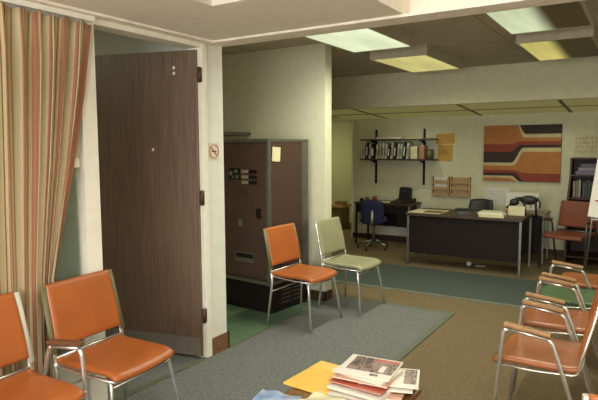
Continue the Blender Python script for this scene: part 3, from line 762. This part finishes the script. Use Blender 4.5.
# easel with white board, near the end of the row
ea = empty('easel', (-.08, 5.92, 0), 0, 'thin dark floor easel holding the white board behind the row of armchairs', 'easel')
for x, xx, y in ((-.42, -.30, 0), (.42, .30, 0)):
    MB().tube([(x, y, .003), (xx, y + .02, 1.6)], .010).build('leg', dull_chrome, ea)
MB().tube([(0, .45, .003), (0, .04, 1.58)], .010).build('leg', dull_chrome, ea)
MB().box(-.36, .36, -.03, .03, .885, .90).build('ledge', dull_chrome, ea)
MB().box(-.31, .31, .0, .03, 1.58, 1.60).build('crossbar', dull_chrome, ea)
bd = MB().box(0, .62, -.006, .0, 0, .68).build('notice_board', paper_m, label='white notice board with red marks, cut by the picture edge', cat='board')
bd.location = (-.47, 5.90, .918); bd.rotation_euler = (0, R(6.5), 0)
rm = MB()
for k in range(8): rm.box(.04 + k * .07, .09 + k * .07, -.008, -.006, .15, .165)
rm.build('red_marking', mat('red_ink', (190, 50, 36), .6), bd)

# ------------------------------------------------------------------ magazine table
tb = empty('coffee_table', (-1.17, 2.03, 0), 0, 'low wooden coffee table covered with magazines in the foreground', 'table')
tbm = mat('table_wood', (128, 84, 44), .35, c2=(104, 66, 34), scale=5, stretch=(8, 1, 1))
MB().box(-.275, .275, -.55, .53, .37, .40, bev=.012).build('table_top', tbm, tb)
for x in (-.23, .23):
    for y in (-.50, .48): MB().box(x - .02, x + .02, y - .02, y + .02, .0045, .37, bev=.003).build('leg', tbm, tb)
MB().box(-.23, .23, -.50, .48, .31, .37).build('apron', tbm, tb)

ev = MB().box(-.125, .125, -.17, .17, 0, .012, bev=.003).build('manila_envelope', mat('yellow_orange_envelope', (232, 184, 74), .6, var=.04), label='thick yellow-orange envelope on the coffee table beside the magazine pile', cat='envelope')
MB().box(-.123, .123, .09, .17, .012, .0135).build('flap', mat('envelope_flap', (236, 192, 90), .6, var=.04), ev)
ev.location = (-1.36, 2.385, .403); ev.rotation_euler = (0, 0, R(-4))

def cover_mat(name, c1, c2, c3, sc, seed):
    m = bpy.data.materials.new(name); m.use_nodes = True
    nt = m.node_tree; N = nt.nodes; L = nt.links; b = N['Principled BSDF']; b.inputs['Roughness'].default_value = .3
    tc = N.new('ShaderNodeTexCoord'); mp = N.new('ShaderNodeMapping'); mp.inputs['Location'].default_value = (seed, seed * .7, 0); L.new(tc.outputs['Object'], mp.inputs[0])
    mp.inputs['Scale'].default_value = (1, 2.2, 1)
    v = N.new('ShaderNodeTexNoise'); v.inputs['Scale'].default_value = sc; v.inputs['Detail'].default_value = 2; v.inputs['Distortion'].default_value = .6; L.new(mp.outputs[0], v.inputs[0])
    cr = N.new('ShaderNodeValToRGB'); e = cr.color_ramp.elements
    e[0].color = rgb(*c1); e[0].position = .40; e[1].color = rgb(*c3); e[1].position = .62; q = e.new(.52); q.color = rgb(*c2)
    L.new(v.outputs[0], cr.inputs[0]); L.new(cr.outputs[0], b.inputs['Base Color'])
    return m
photo = cover_mat('cover_photo', (58, 42, 38), (158, 128, 118), (84, 58, 52), 12, 1.3)
redc = mat('cover_red', (176, 84, 62), .4); pinkc = mat('cover_salmon', (206, 160, 136), .4); whitec = mat('cover_white', (222, 214, 200), .35, var=.03)
pages = mat('page_edges', (222, 214, 196), .7, c2=(204, 194, 174), scale=14, stretch=(1, 1, 60))
MG = 'magazines in the foreground pile'
def magazine(loc, rz, label, w=.215, h=.28, th=.007, cover=whitec, style=0, rx=0):
    o = MB().box(-w / 2, w / 2, -h / 2, h / 2, .0008, th - .0008).build('magazine', pages, label=label, cat='magazine', group=MG)
    cv = MB().box(-w / 2 - .001, w / 2 + .001, -h / 2 - .001, h / 2 + .001, th - .0008, th).box(-w / 2 - .001, w / 2 + .001, -h / 2 - .001, h / 2 + .001, 0, .0008).box(-w / 2 - .0015, -w / 2, -h / 2, h / 2, 0, th)
    cv.build('cover', cover, o)
    if style == 1:
        MB().box(-w / 2 + .012, w / 2 - .06, -h / 2 + .03, h / 2 - .006, th, th + .0004).build('cover_picture', photo, o)
        MB().box(-.03, w / 2 - .075, .055, .082, th + .0004, th + .0008).build('title_strip', whitec, o)
        MB().box(-w / 2 + .012, -w / 2 + .045, .0, h / 2 - .006, th + .0004, th + .0008).build('red_title_strip', redc, o)
        MB().box(w / 2 - .045, w / 2 - .02, .03, .07, th, th + .0004).build('cover_text', photo, o)
    if style == 2:
        MB().box(-w / 2 + .01, w / 2 - .03, h / 2 - .07, h / 2 - .01, th, th + .0004).build('cover_picture', photo, o)
        MB().box(-w / 2 + .01, w / 2 - .07, -h / 2 + .03, -h / 2 + .07, th, th + .0004).build('title_strip', redc, o)
    o.location = loc; o.rotation_euler = (R(rx), 0, R(rz)); return o
z = .4005
stack = [(-1.11, 2.34, -88, .014, whitec, 'thick white magazine at the bottom of the foreground pile'),
         (-1.07, 2.40, -80, .008, pinkc, 'salmon-covered magazine second from the bottom of the foreground pile'),
         (-1.12, 2.36, -92, .012, whitec, 'thick white magazine third from the bottom of the foreground pile'),
         (-1.05, 2.44, -70, .009, whitec, 'white magazine jutting out under the upper half of the pile, toward the brown carpet'),
         (-1.125, 2.385, -93, .004, redc, 'thin red-edged magazine in the middle of the foreground pile'),
         (-1.03, 2.47, -72, .009, whitec, 'white magazine with small dark picture sticking out behind the top one'),
         (-1.13, 2.42, -86, .006, pinkc, 'salmon magazine whose edge shows just beneath the top of the pile'),
         (-1.135, 2.44, -97, .010, whitec, 'white magazine directly beneath the topmost picture magazine')]
for i, (x, y, r, th, cv, lab) in enumerate(stack):
    magazine((x, y, z), r, lab, cover=cv, th=th, style=2 if i in (5,) else 0); z += th + .001
magazine((-1.135, 2.465, z), -84, 'topmost magazine of the pile with dark pinkish cover picture and white strip', w=.25, h=.27, th=.007, style=1)

# crumpled blue and cream papers at the near edge
def crumple(name, w, h, m, loc, rz, label, amp, seed):
    rnd = random.Random(seed); bm = bmesh.new(); n = 14
    ks = [(rnd.uniform(-60, 60), rnd.uniform(-60, 60), rnd.uniform(0, 6)) for _ in range(5)]
    g_ = [[bm.verts.new((w * (i / n - .5), h * (j / n - .5), .002 + amp * (1 + sum(math.sin(a * w * (i / n) + b * h * (j / n) + c) for a, b, c in ks) / 4))) for j in range(n + 1)] for i in range(n + 1)]
    for i in range(n):
        for j in range(n): bm.faces.new((g_[i][j], g_[i + 1][j], g_[i + 1][j + 1], g_[i][j + 1]))
    mb = MB(); mb.bm.free(); mb.bm = bm
    o = mb.build(name, m, label=label, cat='paper'); o.location = loc; o.rotation_euler = (0, 0, R(rz))
    s = o.modifiers.new('thick', 'SOLIDIFY'); s.thickness = .0012; return o
crumple('tissue_wrapper', .20, .13, mat('pale_blue_plastic', (120, 146, 186), .3, c2=(170, 186, 206), scale=18), (-1.415, 2.05, .405), 12, 'crumpled pale blue wrapper at the near edge of the coffee table', .014, 5)
crumple('newspaper', .20, .16, cream_paper, (-1.21, 2.13, .404), -8, 'crumpled cream paper between the blue wrapper and the magazine pile', .012, 9)
o = MB().box(-.05, .05, -.08, .08, 0, .02, bev=.004).build('booklet', mat('orange_booklet', (180, 90, 50), .5), label='small orange booklet on the near part of the coffee table ', cat='booklet'); o.location = (-1.25, 1.93, .401)
MB().box(-.0505, -.048, -.078, .078, .002, .018).build('spine', whitec, o)

# ------------------------------------------------------------------ light
def area(name, loc, rot, sx, sy, e, col):
    ld = bpy.data.lights.new(name, 'AREA'); ld.shape = 'RECTANGLE'; ld.size = sx; ld.size_y = sy; ld.energy = e; ld.color = col
    o = bpy.data.objects.new(name, ld); COL.objects.link(o); o.location = loc; o.rotation_euler = rot; return o
area('added_window_fill', (-.65, -2.48, 1.52), (R(90), 0, 0), 3.0, 1.25, 165, (.98, .98, .98))  # fill area light set in the added rear window, out of view
area('office_room_fill', (-4.1, 1.4, 2.6), (0, 0, 0), 1.2, .6, 12, (1, .98, .7))  # dim light added inside the room behind the door, no fixture seen
area('corridor_lamp', (-5.9, 8.8, 2.28), (0, 0, 0), 1, .6, 20, (1, 1, .55))
area('near_room_fill', (0.1, .6, 2.94), (0, 0, 0), 1.4, 1.0, 72, (1, .98, .95))  # overhead fill added for the near room, no fixture seen
w = bpy.data.worlds.new('world'); scn.world = w; w.use_nodes = True
w.node_tree.nodes['Background'].inputs[0].default_value = (.8, .85, 1, 1); w.node_tree.nodes['Background'].inputs[1].default_value = .25

scn.view_settings.view_transform = 'Standard'; scn.view_settings.look = 'None'
scn.view_settings.exposure = 0; scn.view_settings.gamma = 1; scn.view_settings.use_curve_mapping = False
scn.cycles.max_bounces = 8; scn.cycles.diffuse_bounces = 5; scn.cycles.sample_clamp_indirect = 4
